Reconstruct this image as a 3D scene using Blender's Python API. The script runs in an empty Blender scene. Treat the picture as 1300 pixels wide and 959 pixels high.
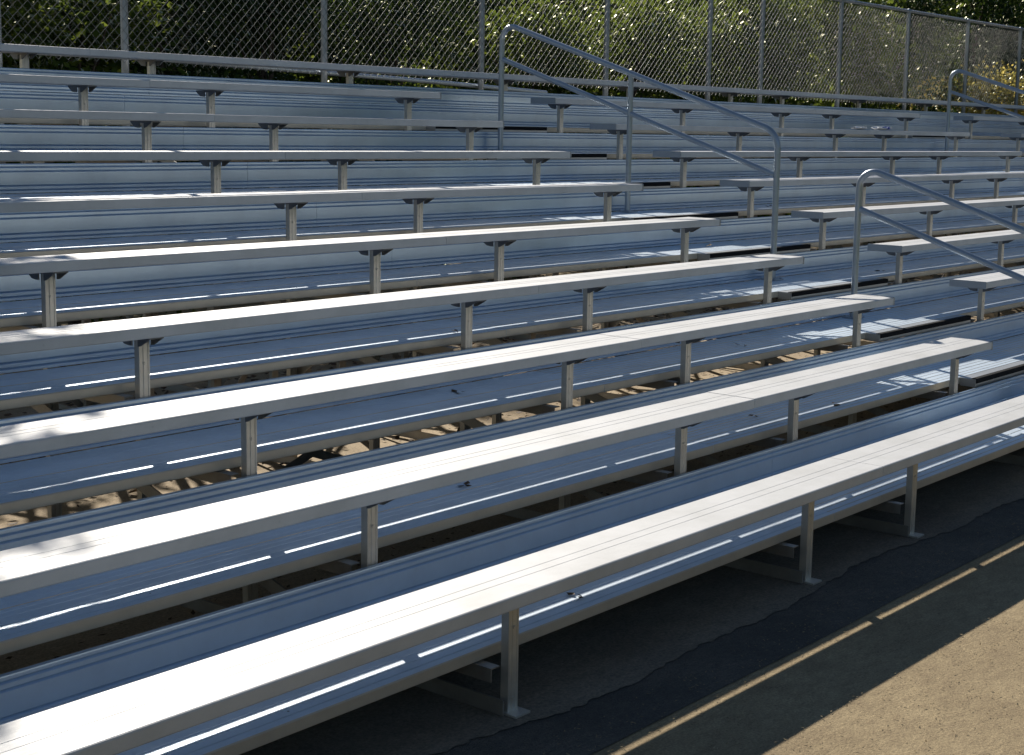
import bpy, bmesh, math, random
import numpy as np
from mathutils import Matrix, Vector

random.seed(7)
rng = np.random.default_rng(11)
scene = bpy.context.scene
COL = scene.collection
RUN, RISE = 0.619, 0.204
DECK = -0.238          # deck level below its row's seat
GZ = -0.43             # ground level
XL, XR = -8.55, 15.4
J1, J2, J3 = -2.62, 5.72, 14.2
FRAMES = [-8.5, -6.7, -4.877, -3.02, -2.06, -0.225, 1.6, 3.428, 5.24, 6.306, 8.102, 9.933, 11.76, 13.58]
AISLE = (0.0, 1.38)
AISLE2 = (8.196, 9.72)
SUN = Vector((0.57, 1.0, 0.690)).normalized()

# ------------------------------------------------------------------ materials
def new_mat(name):
    m = bpy.data.materials.new(name); m.use_nodes = True
    nt = m.node_tree
    b = nt.nodes['Principled BSDF']
    return m, nt, b

def node(nt, t, **kw):
    n = nt.nodes.new(t)
    for k, v in kw.items():
        setattr(n, k, v)
    return n

def ramp(nt, stops):
    n = nt.nodes.new('ShaderNodeValToRGB')
    e = n.color_ramp.elements
    e[0].position, e[0].color = stops[0][0], stops[0][1]
    e[1].position, e[1].color = stops[-1][0], stops[-1][1]
    for p, c in stops[1:-1]:
        k = e.new(p); k.color = c
    return n

def g(v, a=1.0): return (v, v, v, a)

def metal(name, col, rough, metallic=1.0, stretch=(0.6, 30, 30), bump=0.02, dirt=0.35, dirt_col=(0.20, 0.18, 0.15, 1), rvar=0.12, grain=0.0, spots=0.0):
    m, nt, b = new_mat(name)
    tc = node(nt, 'ShaderNodeTexCoord')
    mp = node(nt, 'ShaderNodeMapping'); mp.inputs['Scale'].default_value = stretch
    nt.links.new(tc.outputs['Object'], mp.inputs['Vector'])
    n1 = node(nt, 'ShaderNodeTexNoise'); n1.inputs['Scale'].default_value = 6; n1.inputs['Detail'].default_value = 5
    nt.links.new(mp.outputs[0], n1.inputs['Vector'])
    n2 = node(nt, 'ShaderNodeTexNoise'); n2.inputs['Scale'].default_value = 3.2; n2.inputs['Detail'].default_value = 6; n2.inputs['Roughness'].default_value = 0.65
    nt.links.new(tc.outputs['Object'], n2.inputs['Vector'])
    r2 = ramp(nt, [(0.42, g(0)), (0.72, g(1))])
    nt.links.new(n2.outputs['Fac'], r2.inputs[0])
    mul = node(nt, 'ShaderNodeMath', operation='MULTIPLY'); mul.inputs[1].default_value = dirt
    nt.links.new(r2.outputs[0], mul.inputs[0])
    mix = node(nt, 'ShaderNodeMix', data_type='RGBA')
    mix.inputs['A'].default_value = (*col, 1); mix.inputs['B'].default_value = dirt_col
    nt.links.new(mul.outputs[0], mix.inputs['Factor'])
    last = mix.outputs['Result']
    if spots > 0:
        v = node(nt, 'ShaderNodeTexVoronoi'); v.inputs['Scale'].default_value = 13
        nt.links.new(tc.outputs['Object'], v.inputs['Vector'])
        rs = ramp(nt, [(0.0, g(1)), (0.045, g(1)), (0.06, g(0))])
        nt.links.new(v.outputs['Distance'], rs.inputs[0])
        n3 = node(nt, 'ShaderNodeTexNoise'); n3.inputs['Scale'].default_value = 1.4
        nt.links.new(tc.outputs['Object'], n3.inputs['Vector'])
        r3 = ramp(nt, [(0.55, g(0)), (0.62, g(spots))])
        nt.links.new(n3.outputs['Fac'], r3.inputs[0])
        mm = node(nt, 'ShaderNodeMath', operation='MULTIPLY')
        nt.links.new(rs.outputs[0], mm.inputs[0]); nt.links.new(r3.outputs[0], mm.inputs[1])
        mx = node(nt, 'ShaderNodeMix', data_type='RGBA'); mx.inputs['B'].default_value = (0.05, 0.045, 0.035, 1)
        nt.links.new(last, mx.inputs['A']); nt.links.new(mm.outputs[0], mx.inputs['Factor'])
        last = mx.outputs['Result']
    nt.links.new(last, b.inputs['Base Color'])
    b.inputs['Metallic'].default_value = metallic
    mr = node(nt, 'ShaderNodeMapRange')
    mr.inputs['To Min'].default_value = rough - rvar; mr.inputs['To Max'].default_value = rough + rvar
    nt.links.new(n1.outputs['Fac'], mr.inputs['Value'])
    nt.links.new(mr.outputs[0], b.inputs['Roughness'])
    bp = node(nt, 'ShaderNodeBump'); bp.inputs['Strength'].default_value = bump * 10; bp.inputs['Distance'].default_value = 0.002
    nt.links.new(n1.outputs['Fac'], bp.inputs['Height'])
    if grain > 0:
        ng = node(nt, 'ShaderNodeTexNoise'); ng.inputs['Scale'].default_value = 260; ng.inputs['Detail'].default_value = 3
        nt.links.new(tc.outputs['Object'], ng.inputs['Vector'])
        b2 = node(nt, 'ShaderNodeBump'); b2.inputs['Strength'].default_value = grain; b2.inputs['Distance'].default_value = 0.0015
        nt.links.new(ng.outputs['Fac'], b2.inputs['Height']); nt.links.new(bp.outputs[0], b2.inputs['Normal'])
        nt.links.new(b2.outputs[0], b.inputs['Normal'])
    else:
        nt.links.new(bp.outputs[0], b.inputs['Normal'])
    return m

M = {}
M['seat'] = metal('anodised_seat', (0.70, 0.70, 0.70), 0.60, 0.16, bump=0.010, dirt=0.6, dirt_col=(0.52, 0.52, 0.50, 1), spots=0.9, grain=.4)
for n_ in M['seat'].node_tree.nodes:
    if n_.type == 'BSDF_PRINCIPLED': n_.inputs['Specular IOR Level'].default_value = 0.3
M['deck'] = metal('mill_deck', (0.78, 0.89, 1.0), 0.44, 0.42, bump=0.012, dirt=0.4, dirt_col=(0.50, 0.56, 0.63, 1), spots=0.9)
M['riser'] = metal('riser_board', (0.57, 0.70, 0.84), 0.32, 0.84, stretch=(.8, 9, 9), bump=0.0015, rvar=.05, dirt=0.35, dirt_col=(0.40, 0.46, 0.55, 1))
M['post'] = metal('post_channel', (0.78, 0.74, 0.66), 0.38, 0.55, stretch=(30, 30, .6), bump=0.03, dirt=0.5, dirt_col=(0.30, 0.27, 0.22, 1))
M['bracket'] = metal('cast_bracket', (0.26, 0.27, 0.28), 0.55, 0.85, bump=0.03, dirt=0.5, dirt_col=(0.10, 0.09, 0.08, 1))
M['frame'] = metal('galvanised_frame', (0.42, 0.41, 0.39), 0.5, 0.8, bump=0.03, dirt=0.6, dirt_col=(0.14, 0.11, 0.08, 1))
M['rail'] = metal('handrail_pipe', (0.44, 0.49, 0.54), 0.36, 0.72, bump=0.012, dirt=0.3, dirt_col=(0.30, 0.33, 0.36, 1))
M['fencepost'] = metal('galvanised_post', (0.40, 0.42, 0.44), 0.42, 0.8, bump=0.03, dirt=0.5, dirt_col=(0.25, 0.26, 0.27, 1))
M['nose'] = metal('bounce_tinted_plank_edge', (0.74, 0.68, 0.58), 0.45, 0.35, bump=0.01, dirt=0.5, dirt_col=(0.5, 0.46, 0.40, 1))  # footboard front edges, warm ground bounce put into the colour
M['wire'] = metal('fence_wire', (0.19, 0.20, 0.20), 0.55, 0.3, bump=0.0, dirt=0.2)
M['cap'] = metal('end_cap', (0.50, 0.52, 0.54), 0.48, 0.8, bump=0.01, dirt=0.2, dirt_col=(0.3, 0.3, 0.3, 1))

m, nt, b = new_mat('black_nosing'); M['black'] = m
b.inputs['Base Color'].default_value = (0.006, 0.0065, 0.008, 1); b.inputs['Roughness'].default_value = 0.8; b.inputs['Specular IOR Level'].default_value = 0.2
nz = node(nt, 'ShaderNodeTexNoise'); nz.inputs['Scale'].default_value = 400
bp = node(nt, 'ShaderNodeBump'); bp.inputs['Strength'].default_value = 0.4; bp.inputs['Distance'].default_value = 0.001
nt.links.new(nz.outputs['Fac'], bp.inputs['Height']); nt.links.new(bp.outputs[0], b.inputs['Normal'])

def plain(name, col, rough=0.7, metallic=0.0):
    m, nt, b = new_mat(name)
    b.inputs['Base Color'].default_value = (*col, 1); b.inputs['Roughness'].default_value = rough; b.inputs['Metallic'].default_value = metallic
    return m
M['paper'] = plain('crumpled_paper', (0.75, 0.76, 0.78), 0.6)
M['paper_blue'] = plain('blue_print', (0.05, 0.09, 0.45), 0.5)
M['dryleaf'] = plain('dry_leaf', (0.10, 0.06, 0.03), 0.8)

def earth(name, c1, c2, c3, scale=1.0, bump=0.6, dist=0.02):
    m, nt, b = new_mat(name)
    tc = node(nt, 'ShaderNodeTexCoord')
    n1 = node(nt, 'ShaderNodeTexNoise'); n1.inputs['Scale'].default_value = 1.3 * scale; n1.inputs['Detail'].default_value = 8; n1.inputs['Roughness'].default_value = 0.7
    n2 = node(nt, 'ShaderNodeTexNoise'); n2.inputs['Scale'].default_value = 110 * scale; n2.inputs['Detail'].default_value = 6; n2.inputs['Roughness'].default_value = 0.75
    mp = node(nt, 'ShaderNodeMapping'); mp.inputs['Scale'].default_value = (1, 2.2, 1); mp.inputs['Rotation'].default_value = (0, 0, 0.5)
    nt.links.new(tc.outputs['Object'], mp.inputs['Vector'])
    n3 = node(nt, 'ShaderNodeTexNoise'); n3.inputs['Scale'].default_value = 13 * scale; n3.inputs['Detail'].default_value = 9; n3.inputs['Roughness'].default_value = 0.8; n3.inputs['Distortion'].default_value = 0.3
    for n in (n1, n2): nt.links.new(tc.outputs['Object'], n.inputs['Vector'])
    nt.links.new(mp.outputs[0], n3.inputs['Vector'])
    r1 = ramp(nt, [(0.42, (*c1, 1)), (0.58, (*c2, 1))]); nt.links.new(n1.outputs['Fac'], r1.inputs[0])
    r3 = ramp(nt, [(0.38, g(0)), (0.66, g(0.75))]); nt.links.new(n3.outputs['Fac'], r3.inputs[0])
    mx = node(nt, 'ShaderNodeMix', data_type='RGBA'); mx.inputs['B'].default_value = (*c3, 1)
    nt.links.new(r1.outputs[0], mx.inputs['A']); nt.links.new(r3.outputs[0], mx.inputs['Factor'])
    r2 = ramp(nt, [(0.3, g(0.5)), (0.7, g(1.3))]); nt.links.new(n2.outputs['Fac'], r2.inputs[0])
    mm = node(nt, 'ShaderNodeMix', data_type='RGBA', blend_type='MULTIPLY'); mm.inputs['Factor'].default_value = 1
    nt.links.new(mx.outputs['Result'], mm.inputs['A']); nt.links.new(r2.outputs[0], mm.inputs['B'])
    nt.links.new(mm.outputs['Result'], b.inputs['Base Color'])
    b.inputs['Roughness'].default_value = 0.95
    ad = node(nt, 'ShaderNodeMath', operation='ADD')
    nt.links.new(n2.outputs['Fac'], ad.inputs[0]); nt.links.new(n3.outputs['Fac'], ad.inputs[1])
    bp = node(nt, 'ShaderNodeBump'); bp.inputs['Strength'].default_value = bump; bp.inputs['Distance'].default_value = dist
    nt.links.new(ad.outputs[0], bp.inputs['Height']); nt.links.new(bp.outputs[0], b.inputs['Normal'])
    return m
M['ground'] = earth('dry_dirt', (0.38, 0.29, 0.165), (0.50, 0.39, 0.225), (0.24, 0.175, 0.10), 1.0, .45, .012)
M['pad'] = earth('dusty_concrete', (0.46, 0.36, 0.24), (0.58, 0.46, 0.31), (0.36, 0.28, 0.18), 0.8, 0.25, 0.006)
M['front_pad'] = earth('shade_toned_concrete', (0.23, 0.195, 0.15), (0.30, 0.255, 0.19), (0.17, 0.145, 0.11), 0.8, 0.3, 0.006)  # darker copy of the pad, shade under the front rows put into its colour
M['strip'] = earth('dark_gritty_ground', (0.15, 0.14, 0.12), (0.24, 0.215, 0.175), (0.12, 0.11, 0.095), 1.4, 0.9, 0.012)  # narrow strip of ground in a darker tone than the dirt

def leaf_mat(name, dark, light, trans, gloss=0.45, tfac=0.45):
    m = bpy.data.materials.new(name); m.use_nodes = True; nt = m.node_tree; nt.nodes.clear()
    out = node(nt, 'ShaderNodeOutputMaterial')
    geo = node(nt, 'ShaderNodeNewGeometry')
    r = ramp(nt, [(0.0, (*dark, 1)), (0.75, (*light, 1)), (1.0, (light[0] * 1.5, light[1] * 1.2, light[2], 1))])
    nt.links.new(geo.outputs['Random Per Island'], r.inputs[0])
    d = node(nt, 'ShaderNodeBsdfDiffuse'); nt.links.new(r.outputs[0], d.inputs['Color'])
    t = node(nt, 'ShaderNodeBsdfTranslucent')
    r2 = ramp(nt, [(0.0, (trans[0] * .5, trans[1] * .6, trans[2] * .6, 1)), (1.0, (*trans, 1))])
    nt.links.new(geo.outputs['Random Per Island'], r2.inputs[0]); nt.links.new(r2.outputs[0], t.inputs['Color'])
    mx = node(nt, 'ShaderNodeMixShader'); mx.inputs[0].default_value = tfac
    nt.links.new(d.outputs[0], mx.inputs[1]); nt.links.new(t.outputs[0], mx.inputs[2])
    gl = node(nt, 'ShaderNodeBsdfGlossy'); gl.inputs['Roughness'].default_value = gloss; gl.inputs['Color'].default_value = (0.55, 0.55, 0.42, 1)
    fr = node(nt, 'ShaderNodeFresnel'); fr.inputs['IOR'].default_value = 1.12
    m2 = node(nt, 'ShaderNodeMixShader')
    nt.links.new(fr.outputs[0], m2.inputs[0]); nt.links.new(mx.outputs[0], m2.inputs[1]); nt.links.new(gl.outputs[0], m2.inputs[2])
    nt.links.new(m2.outputs[0], out.inputs['Surface'])
    return m
M['leaf_dark'] = leaf_mat('dark_leaf', (0.018, 0.036, 0.014), (0.045, 0.075, 0.025), (0.08, 0.12, 0.02), 0.6, 0.25)
M['leaf_mid'] = leaf_mat('mid_leaf', (0.03, 0.055, 0.016), (0.08, 0.115, 0.03), (0.27, 0.33, 0.05), 0.55, 0.38)
M['leaf_gold'] = leaf_mat('gold_leaf', (0.05, 0.055, 0.015), (0.12, 0.10, 0.025), (0.85, 0.66, 0.16), 0.5, 0.6)
m, nt, b = new_mat('bark'); M['bark'] = m
nz = node(nt, 'ShaderNodeTexNoise'); nz.inputs['Scale'].default_value = 14; nz.inputs['Detail'].default_value = 6
rr = ramp(nt, [(0.35, (0.05, 0.035, 0.025, 1)), (0.7, (0.16, 0.12, 0.09, 1))])
nt.links.new(nz.outputs['Fac'], rr.inputs[0]); nt.links.new(rr.outputs[0], b.inputs['Base Color']); b.inputs['Roughness'].default_value = 0.9
bp = node(nt, 'ShaderNodeBump'); bp.inputs['Strength'].default_value = 0.8; bp.inputs['Distance'].default_value = 0.02
nt.links.new(nz.outputs['Fac'], bp.inputs['Height']); nt.links.new(bp.outputs[0], b.inputs['Normal'])

# ------------------------------------------------------------------ helpers
def tag(o, label=None, cat=None, group=None, kind=None):
    if label: o['label'] = label
    if cat: o['category'] = cat
    if group: o['group'] = group
    if kind: o['kind'] = kind
    return o

def link(name, me, mat, parent=None, loc=(0, 0, 0)):
    if mat is not None and not me.materials: me.materials.append(mat)
    o = bpy.data.objects.new(name, me); COL.objects.link(o); o.location = loc
    if parent is not None: o.parent = parent
    return o

def empty(name, loc=(0, 0, 0)):
    o = bpy.data.objects.new(name, None); COL.objects.link(o); o.location = loc
    o.empty_display_size = 0.2
    return o

class MB:
    def __init__(s): s.v = []; s.f = []
    def add(s, vs, fs):
        n = len(s.v); s.v += [tuple(p) for p in vs]; s.f += [tuple(i + n for i in f) for f in fs]
    def prism_x(s, prof, x0, x1):          # closed (y,z) profile extruded along X
        n = len(prof)
        vs = [(x0, y, z) for y, z in prof] + [(x1, y, z) for y, z in prof]
        fs = [(i, (i + 1) % n, n + (i + 1) % n, n + i) for i in range(n)]
        s.add(vs, fs + [tuple(range(n - 1, -1, -1)), tuple(range(n, 2 * n))])
    def prism_z(s, prof, z0, z1):
        n = len(prof)
        vs = [(x, y, z0) for x, y in prof] + [(x, y, z1) for x, y in prof]
        fs = [(i, (i + 1) % n, n + (i + 1) % n, n + i) for i in range(n)]
        s.add(vs, fs + [tuple(range(n - 1, -1, -1)), tuple(range(n, 2 * n))])
    def prism_y(s, prof, y0, y1):          # (x,z)
        n = len(prof)
        vs = [(x, y0, z) for x, z in prof] + [(x, y1, z) for x, z in prof]
        fs = [(i, (i + 1) % n, n + (i + 1) % n, n + i) for i in range(n)]
        s.add(vs, fs + [tuple(range(n - 1, -1, -1)), tuple(range(n, 2 * n))])
    def box(s, x0, x1, y0, y1, z0, z1):
        s.prism_x([(y0, z0), (y1, z0), (y1, z1), (y0, z1)], x0, x1)
    def tube(s, pts, r, k=16, cap=True):
        pts = [Vector(p) for p in pts]; rings = []
        t0 = (pts[1] - pts[0]).normalized()
        u = t0.orthogonal().normalized()
        for i, p in enumerate(pts):
            a = pts[max(i - 1, 0)]; c = pts[min(i + 1, len(pts) - 1)]
            t = (c - a).normalized()
            u = (u - t * u.dot(t)).normalized(); w = t.cross(u)
            rr_ = r[i] if isinstance(r, (list, tuple)) else r
            rings.append([p + (u * math.cos(2 * math.pi * j / k) + w * math.sin(2 * math.pi * j / k)) * rr_ for j in range(k)])
        vs = [q for R_ in rings for q in R_]
        fs = [(i * k + j, i * k + (j + 1) % k, (i + 1) * k + (j + 1) % k, (i + 1) * k + j) for i in range(len(pts) - 1) for j in range(k)]
        if cap: fs += [tuple(range(k - 1, -1, -1)), tuple((len(pts) - 1) * k + j for j in range(k))]
        s.add(vs, fs)
    def bar(s, a, b_, wx, t):               # flat bar between two points
        a, b_ = Vector(a), Vector(b_); d = (b_ - a).normalized()
        up = Vector((0, 0, 1)) if abs(d.z) < .9 else Vector((0, 1, 0))
        n = d.cross(up).normalized(); u = n.cross(d)
        vs = [p + n * sx * t / 2 + u * sz * wx / 2 for p in (a, b_) for sx, sz in ((-1, -1), (1, -1), (1, 1), (-1, 1))]
        s.add(vs, [(0, 1, 2, 3), (7, 6, 5, 4), (0, 4, 5, 1), (1, 5, 6, 2), (2, 6, 7, 3), (3, 7, 4, 0)])
    def mesh(s, name, smooth=False, fix=True):
        me = bpy.data.meshes.new(name); me.from_pydata(s.v, [], s.f); me.update()
        if fix:
            bm = bmesh.new(); bm.from_mesh(me); bmesh.ops.recalc_face_normals(bm, faces=bm.faces); bm.to_mesh(me); bm.free()
        if smooth:
            me.polygons.foreach_set('use_smooth', [True] * len(me.polygons))
            me.set_sharp_from_angle(angle=math.radians(35))
        return me
    def obj(s, name, mat, parent=None, smooth=False):
        return link(name, s.mesh(name, smooth), mat, parent)

# ------------------------------------------------------------------ profiles
W = 0.254
def groove_top(y0, y1, z, grooves, d):
    out = []
    for gy, gw in grooves:
        out += [(gy - gw / 2, z), (gy - gw / 2 + d, z - d), (gy + gw / 2 - d, z - d), (gy + gw / 2, z)]
    return out
SEAT_PROF = ([(0.004, -0.044), (0.0, -0.040), (0.0, -0.006), (0.0018, -0.0018), (0.006, 0.0)]
             + groove_top(0, W, 0, [(0.105, .010), (0.149, .010)], 0.0007)
             + [(W - 0.006, 0.0), (W - 0.0018, -0.0018), (W, -0.006), (W, -0.040), (W - 0.004, -0.044)])
def deck_prof(y0, w, z):
    return ([(y0 + .003, z - 0.039), (y0, z - 0.036), (y0, z - 0.004), (y0 + .003, z)]
            + [(y + y0, q) for y, q in groove_top(0, w, z, [(0.035, .006), (0.075, .006), (0.125, .010), (0.175, .006), (0.215, .006)], 0.002)]
            + [(y0 + w - .003, z), (y0 + w, z - 0.004), (y0 + w, z - 0.036), (y0 + w - .003, z - 0.039)])
def riser_prof(yf, zt, h):       # front face at yf, top at zt
    t = 0.016; d = 0.009
    zb = zt - h; k = .0016
    def flute(z1, z2, d):
        return [(yf, z1), (yf + d * .75, z1 - k), (yf + d, (z1 + z2) / 2 + k), (yf + d * .45, (z1 + z2) / 2 - .5 * k), (yf, z2)]
    p = ([(yf + t, zt), (yf + .004, zt), (yf + .001, zt - .0015), (yf, zt - .005)] + flute(zt - .0135, zt - .0235, d) + flute(zt - .036, zt - .046, d)
         + flute(zb + .044, zb + .034, d) + flute(zb + .021, zb + .011, d) + [(yf, zb), (yf + t, zb)])
    return p

# ------------------------------------------------------------------ bleachers
bl = empty('bleachers', (3.0, 2.8, GZ))
tag(bl, 'long aluminium bleachers with ten rows of bench seats, footboards and risers climbing to the fence', 'bleachers')
ROOT = Vector((3.0, 2.8, GZ))
class PB(MB):                     # part builder: keeps world coordinates, child of the bleachers
    def part(s, name, mat, parent=None, smooth=False, org=None):
        org = Vector(org) if org is not None else ROOT
        s.v = [(p[0] - org.x, p[1] - org.y, p[2] - org.z) for p in s.v]
        par = parent if parent is not None else bl
        o = link(name, s.mesh(name, smooth), mat, par)
        base = Vector(par['_w']) if '_w' in par else ROOT
        o.location = org - base
        o['_w'] = tuple(org)
        return o
bl['_w'] = tuple(ROOT)

def post_prof(x, y):             # C channel open to the back, ribbed front
    w, d, t = 0.048, 0.030, 0.005
    x0, x1, y0, y1 = x - w / 2, x + w / 2, y, y + d
    return [(x0, y1), (x0, y0), (x0 + .010, y0), (x0 + .012, y0 + .003), (x0 + .018, y0 + .003), (x0 + .020, y0), (x1 - .014, y0), (x1 - .012, y0 + .003),
            (x1 - .008, y0 + .003), (x1 - .006, y0), (x1, y0), (x1, y1), (x1 - t, y1), (x1 - t, y0 + .009), (x0 + t, y0 + .009), (x0 + t, y1)]

def seat_posts(k, seat, x0, x1):
    Y, Z = k * RUN, k * RISE
    for X in FRAMES:
        if not (x0 <= X <= x1): continue
        X += random.uniform(-.005, .005)
        if k < 3 and X > 7: continue
        if k < 6 and X > 12: continue
        pb = PB(); pb.prism_z(post_prof(X, Y + 0.103), GZ if k < 6 else Z - 0.75, Z - 0.052)
        for bz in ((Z + DECK + .085, Z - .066) if k else (Z + DECK + .085, Z - .066, GZ + .05)):
            pb.prism_y([(X + .006 * math.cos(q), bz + .006 * math.sin(q)) for q in [math.pi / 3 * w_ for w_ in range(6)]], Y + .0985, Y + .1025)
        if k == 0: pb.box(X - .035, X + .035, Y + .06, Y + .17, GZ + .002, GZ + .009)
        pb.part('support_post', M['post'], seat, org=(X, Y + .12, Z - .05))
        pb = PB()                # trapezoid saddle under the plank, flanged top
        yc = Y + .125; z = Z - .0455
        pb.prism_x([(yc - .100, z), (yc + .100, z), (yc + .100, z - .006), (yc + .060, z - .036), (yc + .030, z - .040), (yc + .012, z - .040), (yc + .0115, z - .012),
                    (yc - .0265, z - .012), (yc - .027, z - .040), (yc - .040, z - .038), (yc - .100, z - .006)], X - .034, X - .028)
        pb.prism_x([(yc - .100, z - .0005), (yc + .100, z - .0005), (yc + .100, z - .006), (yc - .100, z - .006)], X - .0275, X + .034)
        pb.prism_x([(yc - .098, z - .0065), (yc - .0265, z - .0065), (yc - .0265, z - .038), (yc - .045, z - .036)], X + .026, X + .032)
        pb.part('seat_bracket', M['bracket'], seat, org=(X, Y + .12, Z - .05))

def jit(): return random.uniform(-.0015, .0015)
def seat_run(k, segs, caps):
    Y, Z = k * RUN, k * RISE
    for x0, x1 in segs:
        dz = jit()
        pb = PB(); pb.prism_x([(y + Y - (.007 if k == 0 else 0), z + Z + dz) for y, z in SEAT_PROF], x0 + .0012, x1 - .0012)
        s = pb.part('bench_seat', M['seat'], org=((x0 + x1) / 2, Y + .12, Z))
        for cx, sg in caps:
            if abs(cx - x0) < .01 or abs(cx - x1) < .01:
                pb = PB()
                pr = [(Y - .0025, Z - .046), (Y - .0025, Z - .003), (Y + .003, Z + .0025), (Y + W - .003, Z + .0025), (Y + W + .0025, Z - .003), (Y + W + .0025, Z - .046)]
                xa, xb = (cx - .0005, cx + .012) if sg > 0 else (cx - .012, cx + .0005)
                if sg > 0: xa, xb = cx + .0002, cx + .008
                else: xa, xb = cx - .008, cx - .0002
                pb.prism_x(pr, xa, xb); pb.part('end_cap', M['cap'], s, org=(cx, Y + .12, Z))
        seat_posts(k, s, x0, x1)

for k in range(10):
    if k < 9:
        caps = [(0.0, 1), (1.38, -1), (8.196, 1), (9.72, -1), (XL, -1), (XR, 1)]
        if k < 2: segs = [(XL, J1), (J1, 0.0), (1.38, J2)]
        else: segs = [(XL, J1), (J1, 0.0), (1.38, J2), (J2, 8.196), (9.72, XR)]
        seat_run(k, segs, caps)
    else:
        seat_run(9, [(XL, J1), (J1, J2), (J2, J3), (J3, XR)], [(XL, -1), (XR, 1)])
SJ = [(XL, J1), (J1, J2), (J2, J3), (J3, XR)]
for k in range(9):
    Y, Z = k * RUN, k * RISE
    for x0, x1 in SJ:
        if k < 3 and x0 > 6: continue
        for n in range(2):
            y0 = Y + .205 + n * .2455
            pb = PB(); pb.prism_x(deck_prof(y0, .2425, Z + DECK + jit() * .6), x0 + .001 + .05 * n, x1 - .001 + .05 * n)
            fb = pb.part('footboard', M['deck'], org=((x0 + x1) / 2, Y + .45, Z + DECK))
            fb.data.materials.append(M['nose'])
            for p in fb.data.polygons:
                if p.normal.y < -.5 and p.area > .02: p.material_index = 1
        a, c = x0 + .0012 + .31, x1 - .0012 + .31
        if x0 == XL: a = x0
        if x1 == XR: c = x1
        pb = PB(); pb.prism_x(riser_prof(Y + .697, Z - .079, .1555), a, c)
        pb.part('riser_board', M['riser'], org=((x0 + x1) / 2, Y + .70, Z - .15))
        if k == 8:
            pb = PB(); pb.prism_x(riser_prof(Y + .700, Z + .0625, .1395), a + .2, c + .2)
            pb.part('riser_board', M['riser'], org=((x0 + x1) / 2, Y + .70, Z))
    for ax0, ax1 in (AISLE, AISLE2):
        if ax0 > 5 and k < 5: continue
        x0, x1 = ax0 + .06, ax1 + .03
        pb = PB(); z = Z + DECK - .001
        yy0, yy1 = Y + .108, Y + .2035
        pb.prism_x([(yy0, z - .047), (yy0, z - .002), (yy0 + .002, z), (yy1, z), (yy1, z - .047)], x0, x1)
        st = pb.part('aisle_step', M['cap'], org=((x0 + x1) / 2, Y + .15, z))
        pb = PB(); pb.prism_x([(yy0 - .004, z - .026), (yy0 - .004, z + .001), (yy0 - .001, z + .003), (yy0 + .028, z + .003), (yy0 + .028, z + .0005), (yy0 - .0005, z + .0005), (yy0 - .0005, z - .026)], x0 + .004, x1 - .004)
        pb.part('nosing_strip', M['black'], st, org=((x0 + x1) / 2, Y + .11, z))
# support frames
for X in FRAMES:
    pb = PB()
    top = 9
    for k in range(9):
        Y, Z = k * RUN, k * RISE
        x0, x1 = X - .070, X - .030
        z = Z + DECK - .0405
        pb.box(x0, x1, Y + .137, Y + .725, z - .004, z)          # arm angle, horizontal leaf
        pb.box(x0, x0 + .004, Y + .137, Y + .725, z - .045, z - .0045)
        pb.prism_z([(X - .028 + .0, Y + .737), (X + .022, Y + .737), (X + .022, Y + .765), (X - .028, Y + .765)], GZ, Z - .30 if k < 8 else Z + .05) if k >= 5 else None
    pb.bar((X - .052, 0.10, GZ + .03), (X - .052, 9 * RUN + .25, GZ + .03), .05, .006)
    pb.bar((X - .056, 0.75, GZ + .06), (X - .056, 9 * RUN + .12, 9 * RISE - .64), .05, .006)
    for k in (2, 4, 6):
        pb.bar((X + .03, (k + 2) * RUN + .12, GZ + .06), (X + .03, k * RUN + .13, k * RISE - .35), .04, .005)
    pb.part('support_frame', M['frame'], org=(X, 2.8, GZ))
for i in range(len(FRAMES) - 1):
    a, c = FRAMES[i], FRAMES[i + 1]
    for k, n in ((3, 0), (6, 1), (8, 0)):
        if i % 2 != n % 2: continue
        Y, Z = k * RUN + .16, k * RISE - .32
        pb = PB(); pb.bar((a, Y + .02, GZ + .05), (c, Y + .02, Z), .04, .005); pb.bar((a, Y + .032, Z), (c, Y + .032, GZ + .05), .04, .005)
        pb.part('cross_brace', M['frame'], org=((a + c) / 2, Y, 0))

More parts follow.
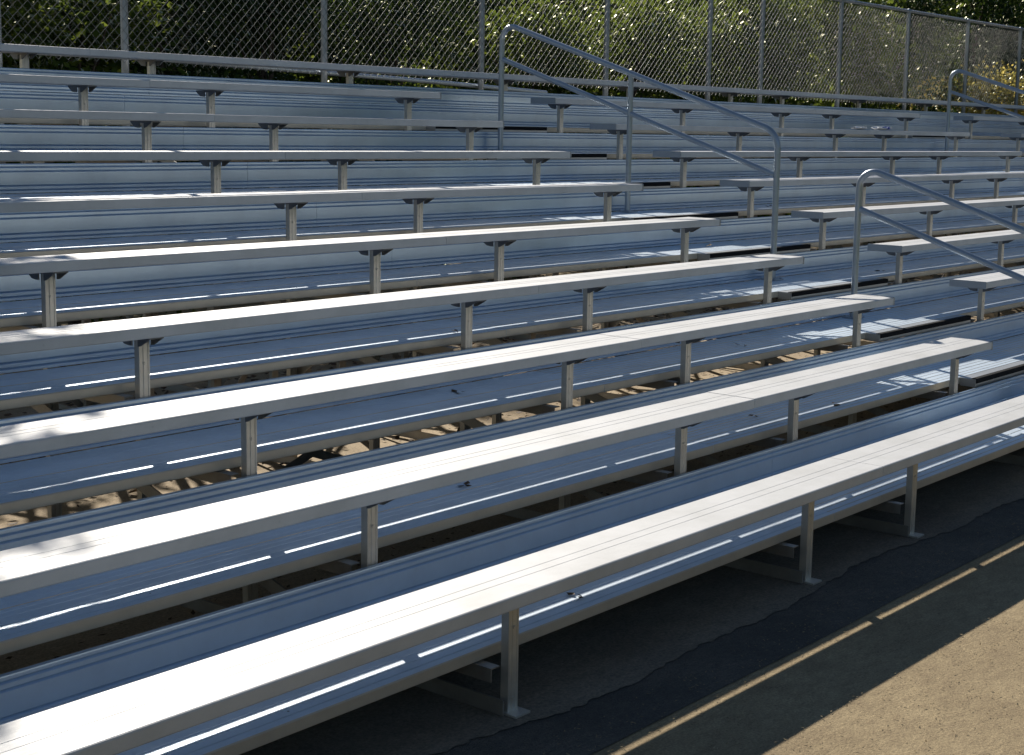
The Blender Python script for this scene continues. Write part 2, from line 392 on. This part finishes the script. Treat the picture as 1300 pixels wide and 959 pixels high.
# ------------------------------------------------------------------ handrails
def handrail(X, rows, label):
    """rows: highest post row, ..., lowest post row; feet stand on the deck just in front of those rows"""
    def line(Y): return 1.79 + (Y - 3.72) * RISE / RUN
    sh = (8 - rows[0])
    off = lambda Y: line(Y + sh * RUN) - sh * RISE
    yt, yb = rows[0] * RUN - .005, rows[-1] * RUN - .005
    root = empty('handrail', (X, (yt + yb) / 2, rows[-1] * RISE - RISE + DECK))
    tag(root, label, 'handrail', 'handrails in the aisles')
    base = Vector(root.location)
    def fillet(P, A, B, r, n=10):
        a = (A - P).normalized(); b_ = (B - P).normalized()
        half = a.angle(b_) / 2; d = r / math.tan(half); cen = P + (a + b_).normalized() * (r / math.sin(half))
        s, e = P + a * d, P + b_ * d; v0, v1 = s - cen, e - cen; ang = v0.angle(v1); out = []
        for i in range(n + 1):
            t = i / n; out.append(cen + (v0 * math.sin((1 - t) * ang) + v1 * math.sin(t * ang)) / math.sin(ang))
        return out
    V_ = lambda y, z: Vector((X, y, z))
    zt0 = (rows[0] - 1) * RISE + DECK; zb0 = (rows[-1] - 1) * RISE + DECK
    Pt, Pb = V_(yt, off(yt)), V_(yb, off(yb))
    path = [V_(yt, zt0)] + [V_(yt, zt0 + .3)] + fillet(Pt, V_(yt, zt0), Pb, .105) + fillet(Pb, Pt, V_(yb, zb0), .16) + [V_(yb, zb0 + .3), V_(yb, zb0)]
    def sub(pts): return [p - base for p in pts]
    m_ = MB(); m_.tube(sub(path), .0213, 20); m_.obj('top_rail', M['rail'], root, True)
    a, c = V_(yt - .015, off(yt) - .285), V_(yb + .015, off(yb) - .285)
    m_ = MB(); m_.tube(sub([a, c]), .0195, 16); m_.obj('mid_rail', M['rail'], root, True)
    for r_ in rows[1:-1]:
        y = r_ * RUN - .005; z0 = (r_ - 1) * RISE + DECK
        m_ = MB(); m_.tube(sub([V_(y, z0), V_(y, off(y) - .01)]), .0205, 16); m_.obj('rail_post', M['rail'], root, True)
    for r_ in rows:
        y = r_ * RUN - .005; z0 = (r_ - 1) * RISE + DECK + .0025
        m_ = MB(); m_.box(-.055, .055, y - base.y - .055, y - base.y + .055, z0 - base.z, z0 - base.z + .007)
        for sx in (-1, 1):
            for sy in (-1, 1):
                m_.tube([(sx * .04, y - base.y + sy * .04, z0 - base.z + .0075), (sx * .04, y - base.y + sy * .04, z0 - base.z + .016)], .008, 6)
        m_.obj('base_plate', M['rail'], root)
handrail(.69, [8, 6, 4], 'grey pipe handrail on three posts in the nearer aisle, beside the upper rows')
handrail(.69, [3, 1], 'lower grey pipe handrail in the nearer aisle, running off the right edge')
handrail(8.97, [8, 6, 4], 'far grey pipe handrail in the second aisle at the upper right edge, against the fence')

# ------------------------------------------------------------------ chain-link fence
FY = 5.95; FZ0, FZ1 = 1.76, 2.965
fx0, fx1 = -8.6, 18.9
fe = empty('chain_link_fence', (5, FY, GZ))
tag(fe, 'galvanised chain-link fence on steel posts behind the top row of the bleachers', 'fence')
def fo(m_, name, mat, smooth=True):
    m_.v = [(p[0] - 5, p[1] - FY, p[2] - GZ) for p in m_.v]; return m_.obj(name, mat, fe, smooth)
fposts = [-8.5, -6.7, -4.877, -3.02, -2.06, -0.22, 1.63, 3.45, 5.26, 6.32, 8.12, 9.93, 11.78, 13.65, 15.4, 17.2]
for X in fposts:
    m_ = MB(); m_.tube([(X, FY + .034, GZ), (X, FY + .034, FZ1 - .02)], .0265, 14)
    m_.tube([(X, FY + .034, FZ1 - .022), (X, FY + .034, FZ1 + .004), (X, FY + .034, FZ1 + .03)], [.029, .030, .012], 14)
    fo(m_, 'fence_post', M['fencepost'])
m_ = MB(); m_.tube([(fx0, FY + .034, FZ1), (fx1, FY + .034, FZ1)], .021, 14); fo(m_, 'top_rail', M['fencepost'])
m_ = MB(); m_.tube([(-2.3, FY + .085, 1.832), (1.0, FY + .085, 1.762), (2.6, FY + .085, 1.715)], .019, 12); fo(m_, 'loose_rail', M['rail'])
# wire pickets: each a zigzag, hooking into its neighbour
P = 0.0365; r = 0.00145
nz_ = int((FZ1 - FZ0) / P) ; npk = int((fx1 - fx0) / P * 1)
vs = []; fs = []
for i in range(npk + 1):
    xc = fx0 + i * P
    col = []
    wob = rng.normal(0, .0012, (nz_ + 1, 2))
    for j in range(nz_ + 1):
        sg = 1 if (j + i) % 2 else -1
        x = xc + sg * (P / 2 + .0012)
        x += .006 * math.sin(xc * 1.7 + j * .11) + wob[j, 0] * .6
        y = FY + .0024 * sg + .006 * math.sin(xc * .9 + j * .1)
        z = FZ1 + .012 - j * P + .003 * math.sin(xc * 2.1)
        col.append((x, y, z))
    for j in range(nz_):
        a = np.array(col[j]); c = np.array(col[j + 1]); d = c - a; d /= np.linalg.norm(d)
        n = np.array([0, 1, 0.]) - d * d[1]; n /= np.linalg.norm(n); w = np.cross(d, n)
        b0 = len(vs)
        for q, ext in ((a, -.001), (c, .001)):
            q = q + d * ext
            for t in range(4):
                an = math.pi / 2 * t + .785
                vs.append(tuple(q + r * (n * math.cos(an) + w * math.sin(an)) - np.array([5, FY, GZ])))
        fs += [(b0 + t, b0 + (t + 1) % 4, b0 + 4 + (t + 1) % 4, b0 + 4 + t) for t in range(4)]
me = bpy.data.meshes.new('wire_mesh'); me.from_pydata(vs, [], fs); me.update()
me.polygons.foreach_set('use_smooth', [True] * len(me.polygons))
link('wire_mesh', me, M['wire'], fe)

# ------------------------------------------------------------------ litter on the planks
def crumple(name, mat, loc, size, seed, flat=.4, parent=None):
    rg = np.random.default_rng(seed); bm = bmesh.new(); bmesh.ops.create_icosphere(bm, subdivisions=3, radius=1)
    for v in bm.verts:
        f = 1 + .35 * math.sin(v.co.x * 5 + seed) * math.cos(v.co.y * 6 + seed * 2) + rg.normal(0, .12)
        v.co = Vector((v.co.x * size[0], v.co.y * size[1], (v.co.z + 1) * size[2] * flat)) * f
        v.co.z = max(v.co.z, 0)
    me = bpy.data.meshes.new(name); bm.to_mesh(me); bm.free()
    return link(name, me, mat, parent, loc)
o = crumple('crumpled_paper', M['paper'], (5.62, 7 * RUN + .06, 7 * RISE + .002), (.13, .05, .035), 3)
tag(o, 'crumpled white paper lying on a bench seat in the upper right, leftmost scrap', 'litter')
o = crumple('food_wrapper', M['paper'], (6.12, 7 * RUN + .06, 7 * RISE + .002), (.16, .05, .045), 5)
tag(o, 'white and blue wrapper lying on a bench seat in the upper right', 'litter')
crumple('printed_patch', M['paper_blue'], (.05, -.018, .006), (.10, .04, .032), 9, parent=o)

# ------------------------------------------------------------------ ground
def sheet(name, xs, ys, zf, mat):
    nx, ny = len(xs), len(ys)
    v = [(x, y, zf(x, y)) for y in ys for x in xs]
    f = [(j * nx + i, j * nx + i + 1, (j + 1) * nx + i + 1, (j + 1) * nx + i) for j in range(ny - 1) for i in range(nx - 1)]
    me = bpy.data.meshes.new(name); me.from_pydata(v, [], f); me.update()
    me.polygons.foreach_set('use_smooth', [True] * len(f))
    return link(name, me, mat)
xs = [-300, -80, -30, -16] + list(np.linspace(-12, 20, 90)) + [26, 40, 90, 300]
ys = [-300, -90, -30, -12] + list(np.linspace(-8, 16, 70)) + [22, 40, 90, 300]
def gz(x, y):
    if abs(x) > 25 or abs(y) > 25: return GZ - .006
    return GZ - .006 + .001 * math.sin(x * 1.3 + y) * math.sin(y * 2.1 - x * .4)
o = sheet('ground', xs, ys, gz, M['ground']); tag(o, kind='structure')
m, nt, b = new_mat('mown_grass'); M['grass'] = m
nz2 = node(nt, 'ShaderNodeTexNoise'); nz2.inputs['Scale'].default_value = 1.2; nz2.inputs['Detail'].default_value = 8
rg_ = ramp(nt, [(0.3, (0.03, 0.05, 0.015, 1)), (0.7, (0.06, 0.09, 0.03, 1))]); nt.links.new(nz2.outputs['Fac'], rg_.inputs[0]); nt.links.new(rg_.outputs[0], b.inputs['Base Color']); b.inputs['Roughness'].default_value = .95
o = sheet('added_grass_field', list(np.linspace(-90, 120, 60)), list(np.linspace(-60, -2.3, 30)), lambda x, y: GZ + .02 * math.sin(x * .4) * math.sin(y * .5) + .022, M['grass']); tag(o, kind='structure')  # unseen field, added so the seat fronts reflect something dark
# pad under the bleachers: front part darkened as shade, rear dusty; ragged front edge
def pad(name, x0, x1, fy, y1, z, mat):
    n = 3000; X = np.linspace(x0, x1, n)
    v = [(x, fy(x), z) for x in X] + [(x, y1(x), z) for x in X]
    f = [(i, i + 1, n + i + 1, n + i) for i in range(n - 1)]
    me = bpy.data.meshes.new(name); me.from_pydata(v, [], f); me.update(); return link(name, me, mat)
sm = np.convolve(rng.normal(0, 1, 3300), np.ones(5) / 5, 'same') + 2.5 * np.convolve(rng.normal(0, 1, 3300), np.ones(41) / 41, 'same')
def rag(x, a=.012): return .035 * math.sin(x * 1.9) + .02 * math.sin(x * 4.7 + 1) + a * sm[int((min(x, 18.5) + 13) / 32 * 3200)]
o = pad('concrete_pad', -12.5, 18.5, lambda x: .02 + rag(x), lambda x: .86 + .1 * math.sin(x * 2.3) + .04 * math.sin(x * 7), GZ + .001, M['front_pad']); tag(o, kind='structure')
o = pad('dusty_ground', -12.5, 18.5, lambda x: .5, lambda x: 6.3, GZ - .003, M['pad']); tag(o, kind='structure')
o = pad('dark_ground_strip', -12.5, 18.5, lambda x: -.262 + rag(x + 3, .004) * .12, lambda x: .15, GZ - .003, M['strip']); tag(o, kind='structure')

# leaf litter behind and below the upper rows
def leaf_cloud(name, pts, size, mat, flat=False, aspect=.55, parent=None, loc=(0, 0, 0), dirs=None):
    n = len(pts)
    a = rng.normal(size=(n, 3)) if dirs is None else dirs + rng.normal(0, .55, (n, 3))
    if flat: a[:, 2] *= .15
    a /= np.linalg.norm(a, axis=1)[:, None]
    q = rng.normal(size=(n, 3)); 
    if flat: q[:, 2] *= .15
    b_ = np.cross(a, q); 
    if flat: b_ = np.cross(a, np.tile([0, 0, 1.], (n, 1)) + rng.normal(0, .2, (n, 3)))
    b_ /= np.linalg.norm(b_, axis=1)[:, None]
    c = np.cross(a, b_)
    L = (size * rng.uniform(.6, 1.3, n))[:, None]; Wd = L * aspect * .5
    base = pts; mid = pts + a * L * .45 + c * L * .06; tip = pts + a * L - c * L * .10
    v = np.stack([base, mid + b_ * Wd - c * L * .08, tip, mid - b_ * Wd - c * L * .08, mid], 1).reshape(-1, 3)
    i = np.arange(n)[:, None] * 5
    tri = np.concatenate([i + np.array([[0, 1, 4]]), i + np.array([[1, 2, 4]]), i + np.array([[2, 3, 4]]), i + np.array([[3, 0, 4]])], 1).reshape(-1, 3)
    me = bpy.data.meshes.new(name); me.vertices.add(len(v)); me.vertices.foreach_set('co', v.ravel())
    me.loops.add(tri.size); me.loops.foreach_set('vertex_index', tri.ravel())
    me.polygons.add(len(tri)); me.polygons.foreach_set('loop_start', np.arange(0, tri.size, 3)); me.polygons.foreach_set('loop_total', np.full(len(tri), 3))
    me.update(calc_edges=True); me.validate()
    if parent is False: me.materials.append(mat); return me
    return link(name, me, mat, parent, loc)
n = 15000
yy = 8.5 - np.abs(rng.normal(0, 2.3, n)); pts = np.stack([rng.uniform(-9, 16, n), np.maximum(yy, 1.8 + rng.uniform(0, 1, n)), np.full(n, GZ + .012)], 1)
pts[:, 2] += rng.uniform(0, .02, n)
o = leaf_cloud('leaf_litter', pts, .065, M['dryleaf'], True, .7); tag(o, kind='stuff')
M['straw'] = plain('straw', (0.42, 0.33, 0.19), 0.9)
n = 9000
pts = np.stack([rng.uniform(-6, 1, n), -2.3 + 2.2 * rng.uniform(0, 1, n), np.full(n, GZ + .001)], 1)
o = leaf_cloud('straw_bits', pts, .012, M['straw'], True, .3); tag(o, kind='stuff')
n = 5200
pts = np.stack([rng.uniform(-8, 8, n), rng.uniform(.6, 4.5, n), np.full(n, GZ + .006)], 1)
o = leaf_cloud('twig_litter', pts, .035, M['dryleaf'], True, .4); tag(o, kind='stuff')
# single fallen leaves and twigs on the footboards
def deckpt(x, k, y): return (x, k * RUN + y, k * RISE + DECK + .003)
spots = [(-1.9, 1, .42), (-1.3, 1, .30), (-3.3, 2, .55), (-1.0, 2, .42), (-4.3, 0, .30), (.55, 4, .45), (1.9, 3, .40), (2.4, 5, .4), (-2.9, 3, .3), (-4.0, 1, .5)]
where = ['second lowest footboard left of the aisle', 'second lowest footboard near the front edge', 'third footboard from the ground, far left part', 'third footboard from the ground, under the bench end',
         'lowest footboard at the left', 'fifth footboard in the nearer aisle', 'fourth footboard right of the nearer aisle', 'sixth footboard right of the nearer aisle', 'fourth footboard at the left', 'second footboard behind the front bench at left']
for i, ((x, k, y), wh) in enumerate(zip(spots, where)):
    me = leaf_cloud('fallen_leaf', rng.normal(0, .012, (3, 3)) * [1, 1, .2] + [0, 0, .004], .04, M['dryleaf'], True, .6, parent=False)
    o = link('fallen_leaf', me, None, None, deckpt(x, k, y)); tag(o, 'small dry brown leaf scrap on the ' + wh, 'leaf', 'dry leaves on the footboards')

# ------------------------------------------------------------------ hedge shrubs and trees
def crown_pts(n, blobs, clump=.16, per=14):
    c = []
    w = np.array([b_[3] ** 2 for b_ in blobs]); w /= w.sum()
    nc = n // per
    idx = rng.choice(len(blobs), nc, p=w)
    B = np.array(blobs)[idx]
    d = rng.normal(size=(nc, 3)); d /= np.linalg.norm(d, axis=1)[:, None]
    rad = B[:, 3] * rng.uniform(.55, 1.08, nc)
    cen = B[:, :3] + d * rad[:, None]
    p = np.repeat(cen, per, 0) + rng.normal(0, clump, (nc * per, 3))
    dd = np.repeat(d, per, 0) + np.array([0, 0, .2])
    return p, dd
def make_tree(name, h, w, n, leaf, mat, seed, trunk_r=.05, low=.1, nb=16, depth=1.0):
    global rng
    rng = np.random.default_rng(seed); rs = random.Random(seed)
    root = empty(name)
    blobs = []
    for i in range(nb):
        z = rs.uniform(low, 1) * h
        ww = w * (1 - .35 * max(0, (z / h - .6)) / .4)
        rb = rs.uniform(.22, .42) * w
        blobs.append((rs.uniform(-ww, ww) * .75, rs.uniform(-ww, ww) * .6 * depth, min(z, h - rb * .6), rb))
    p, d = crown_pts(n, blobs)
    p[:, 2] = np.maximum(p[:, 2], .05)
    me = leaf_cloud('crown', p, leaf, mat, False, .6, parent=False, dirs=d)
    link('crown', me, None, root)
    m_ = MB()
    m_.tube([(0, 0, -.05), (rs.uniform(-.1, .1), rs.uniform(-.1, .1), h * .3), (rs.uniform(-.2, .2), 0, h * .6), (0, 0, h * .85)], [trunk_r * 1.3, trunk_r, trunk_r * .7, trunk_r * .25], 10)
    for b_ in blobs[:12]:
        z0 = max(.15 * h, b_[2] * .55)
        m_.tube([(0, 0, z0), (b_[0] * .5, b_[1] * .5, (z0 + b_[2]) / 2 + .1), (b_[0], b_[1], b_[2])], [trunk_r * .5, trunk_r * .3, trunk_r * .1], 6)
    m_.obj('trunk', M['bark'], root, True)
    return root
def dup(root, loc, rz, sc, label):
    r_ = root.copy(); COL.objects.link(r_); r_.location = loc; r_.rotation_euler = (0, 0, rz); r_.scale = sc; r_['label'] = label
    for ch in root.children:
        c = ch.copy(); COL.objects.link(c); c.parent = r_
    return r_
SA = make_tree('shrub', 3.6, 1.15, 11000, .085, M['leaf_mid'], 3, nb=20)
SB = make_tree('shrub', 3.7, 1.2, 13000, .07, M['leaf_dark'], 4, nb=20)
SC = make_tree('shrub', 3.5, 1.1, 12000, .08, M['leaf_gold'], 5, nb=18)
protos = {'a': SA, 'b': SB, 'c': SC}
row = [  # kind, x, y, z-scale, label
    ('a', -1.9, 8.5, 1.00, 'leafy green shrub behind the fence at the far left edge of the photo'),
    ('a', -0.75, 8.6, .98, 'green shrub with yellow-lit leaf tips, second from the left behind the fence'),
    ('b', 0.9, 9.7, 1.12, 'dark shaded shrub filling the gap right of the left leafy shrubs'),
    ('b', 2.7, 10.0, 1.14, 'dark shaded shrub behind the fence, left of the near handrail top'),
    ('b', 4.4, 9.9, 1.10, 'dark shrub directly behind the upper bend of the near handrail'),
    ('a', 5.9, 9.1, 1.02, 'green shrub behind the near handrail slope with bright low twigs'),
    ('a', 7.6, 8.7, 1.08, 'dense bright-leaved shrub right of the near handrail top'),
    ('a', 9.4, 8.6, 1.05, 'leafy shrub behind the fence above the middle of the top row'),
    ('a', 11.2, 8.7, 1.12, 'tall green shrub behind the fence where the fence top enters the photo'),
    ('a', 13.0, 8.6, 1.12, 'green shrub behind the fence left of the far handrail'),
    ('b', 14.8, 8.6, 1.18, 'dark shrub rising above the fence top near the far handrail'),
    ('c', 16.6, 8.4, .80, 'golden backlit shrub behind the fence beside the far handrail'),
    ('c', 18.6, 8.4, .80, 'golden backlit shrub at the far right edge behind the fence'),
    ('c', 20.8, 8.5, .85, 'yellow-leaved shrub farthest right beyond the fence end'),
]
for i, (kd, x, y, s, lb) in enumerate(row):
    src = protos[kd]; s = s * (.88 if x < 10 else 1)
    if 'label' not in src:
        src.location = (x, y, GZ); src.scale = (1, 1, s); src['label'] = lb; o = src
    else:
        o = dup(src, (x, y, GZ), i * 1.13, (1, 1, s), lb)
    o['category'] = 'shrub'; o['group'] = 'shrubs in the row behind the fence'
# taller trees farther back
TA = make_tree('broadleaf_tree', 6.6, 2.5, 26000, .13, M['leaf_dark'], 8, trunk_r=.16, low=.12, nb=34)
TB = make_tree('broadleaf_tree', 6.4, 2.5, 26000, .13, M['leaf_mid'], 9, trunk_r=.16, low=.12, nb=34)
back = [('A', .5, 14.5, 'dark tree farther back behind the left shrubs'), ('A', 4.6, 15.2, 'dark tree back in the shade behind the gap left of the near handrail'),
        ('B', 8.6, 14.8, 'green tree farther back behind the near handrail bend'), ('A', 12.8, 15.0, 'dark tree back behind the shrubs right of the near handrail'),
        ('B', 17.0, 14.6, 'green tree standing back, seen over the middle of the fence'), ('A', 21.2, 14.4, 'dark tree standing back, seen above the fence top at right'),
        ('B', 25.6, 14.2, 'green tree farther back above the fence near the right edge'), ('A', 30.0, 13.8, 'dark tree farthest back at the right edge above the fence'), ('B', 35.0, 13.0, 'green tree at the end of the back row, right edge')]
for i, (kd, x, y, lb) in enumerate(back):
    src = {'A': TA, 'B': TB}[kd]
    if 'label' not in src:
        src.location = (x, y, GZ); src['label'] = lb; o = src
    else: o = dup(src, (x, y, GZ), i * .9, (1, 1, 1 + .05 * (i % 3)), lb)
    o['category'] = 'tree'; o['group'] = 'trees standing farther back'
# far wood that closes the view behind the trees
rng = np.random.default_rng(77)
n = 60000
pts = np.stack([rng.uniform(-6, 120, n), 24 + rng.uniform(0, 5, n), rng.uniform(-.4, 1, n) ** 1 * 9.0], 1)
pts[:, 2] += 1.2 * np.sin(pts[:, 0] * .8) - .5; pts[:, 2] = np.maximum(pts[:, 2], GZ)
n2 = 24000; an = rng.uniform(math.radians(150), math.radians(395), n2); rr_ = rng.uniform(44, 54, n2)  # unseen tree ring around the camera side, added to darken reflections in the metal
p2 = np.stack([-4 + rr_ * np.cos(an), -2 + rr_ * np.sin(an), rng.uniform(-.4, 11, n2) + 2 * np.sin(an * 9)], 1); p2[:, 2] = np.maximum(p2[:, 2], GZ)
pts = np.concatenate([pts, p2[(p2[:, 1] < 22)]]); n = len(pts)
o = leaf_cloud('woods_and_added_ring', pts, .95, M['leaf_dark'], False, .9); tag(o, kind='stuff')
# tree whose high crown dapples the left end of the benches
TC = make_tree('tall_tree', 7.4, 1.1, 4600, .11, M['leaf_dark'], 12, trunk_r=.13, low=.72, nb=14)
TC.location = (-1.75, 9.8, GZ)
tag(TC, 'slender tall tree at the left behind the shrubs, its high thin crown above the photo', 'tree')

# ------------------------------------------------------------------ light
w = bpy.data.worlds.new('World'); scene.world = w; w.use_nodes = True
nt = w.node_tree; bg = nt.nodes['Background']
sky = nt.nodes.new('ShaderNodeTexSky'); sky.sky_type = 'NISHITA'; sky.sun_disc = False
el = math.asin(SUN.z); az = math.atan2(SUN.x, SUN.y)
sky.sun_elevation = el; sky.sun_rotation = az; sky.air_density = 1.0; sky.dust_density = 0.0; sky.ozone_density = 1.6
nt.links.new(sky.outputs[0], bg.inputs[0]); bg.inputs[1].default_value = 0.056
sd = bpy.data.lights.new('sun', 'SUN'); sd.energy = 5.0; sd.angle = math.radians(.53); sd.color = (1.0, .93, .82)
so = bpy.data.objects.new('sun', sd); COL.objects.link(so); so.rotation_euler = (-SUN).to_track_quat('-Z', 'Y').to_euler(); so.location = (6, 12, 12)

# ------------------------------------------------------------------ camera
yaw, pitch, roll = .8736, -.1407, .0164
f = Vector((math.sin(yaw) * math.cos(pitch), math.cos(yaw) * math.cos(pitch), math.sin(pitch)))
rgt = Vector((math.cos(yaw), -math.sin(yaw), 0)); up = rgt.cross(f)
r2 = math.cos(roll) * rgt + math.sin(roll) * up; u2 = -math.sin(roll) * rgt + math.cos(roll) * up
cd = bpy.data.cameras.new('camera'); co = bpy.data.objects.new('camera', cd); COL.objects.link(co)
mat = Matrix((r2, u2, -f)).transposed().to_4x4(); mat.translation = Vector((-8.2894, -2.7248, 1.359)); co.matrix_world = mat
cd.sensor_width = 36; cd.sensor_fit = 'HORIZONTAL'; cd.lens = 1894.86 / 1300 * 36; cd.shift_y = -44.5 / 1300
cd.clip_start = .05; cd.clip_end = 2000
scene.camera = co
for o in list(scene.objects):
    if '_w' in o: del o['_w']

scene.view_settings.view_transform = 'Standard'; scene.view_settings.look = 'None'
scene.view_settings.exposure = 0.28; scene.view_settings.gamma = 1
scene.render.engine = 'CYCLES'
scene.cycles.max_bounces = 6; scene.cycles.caustics_reflective = True; scene.cycles.caustics_refractive = False
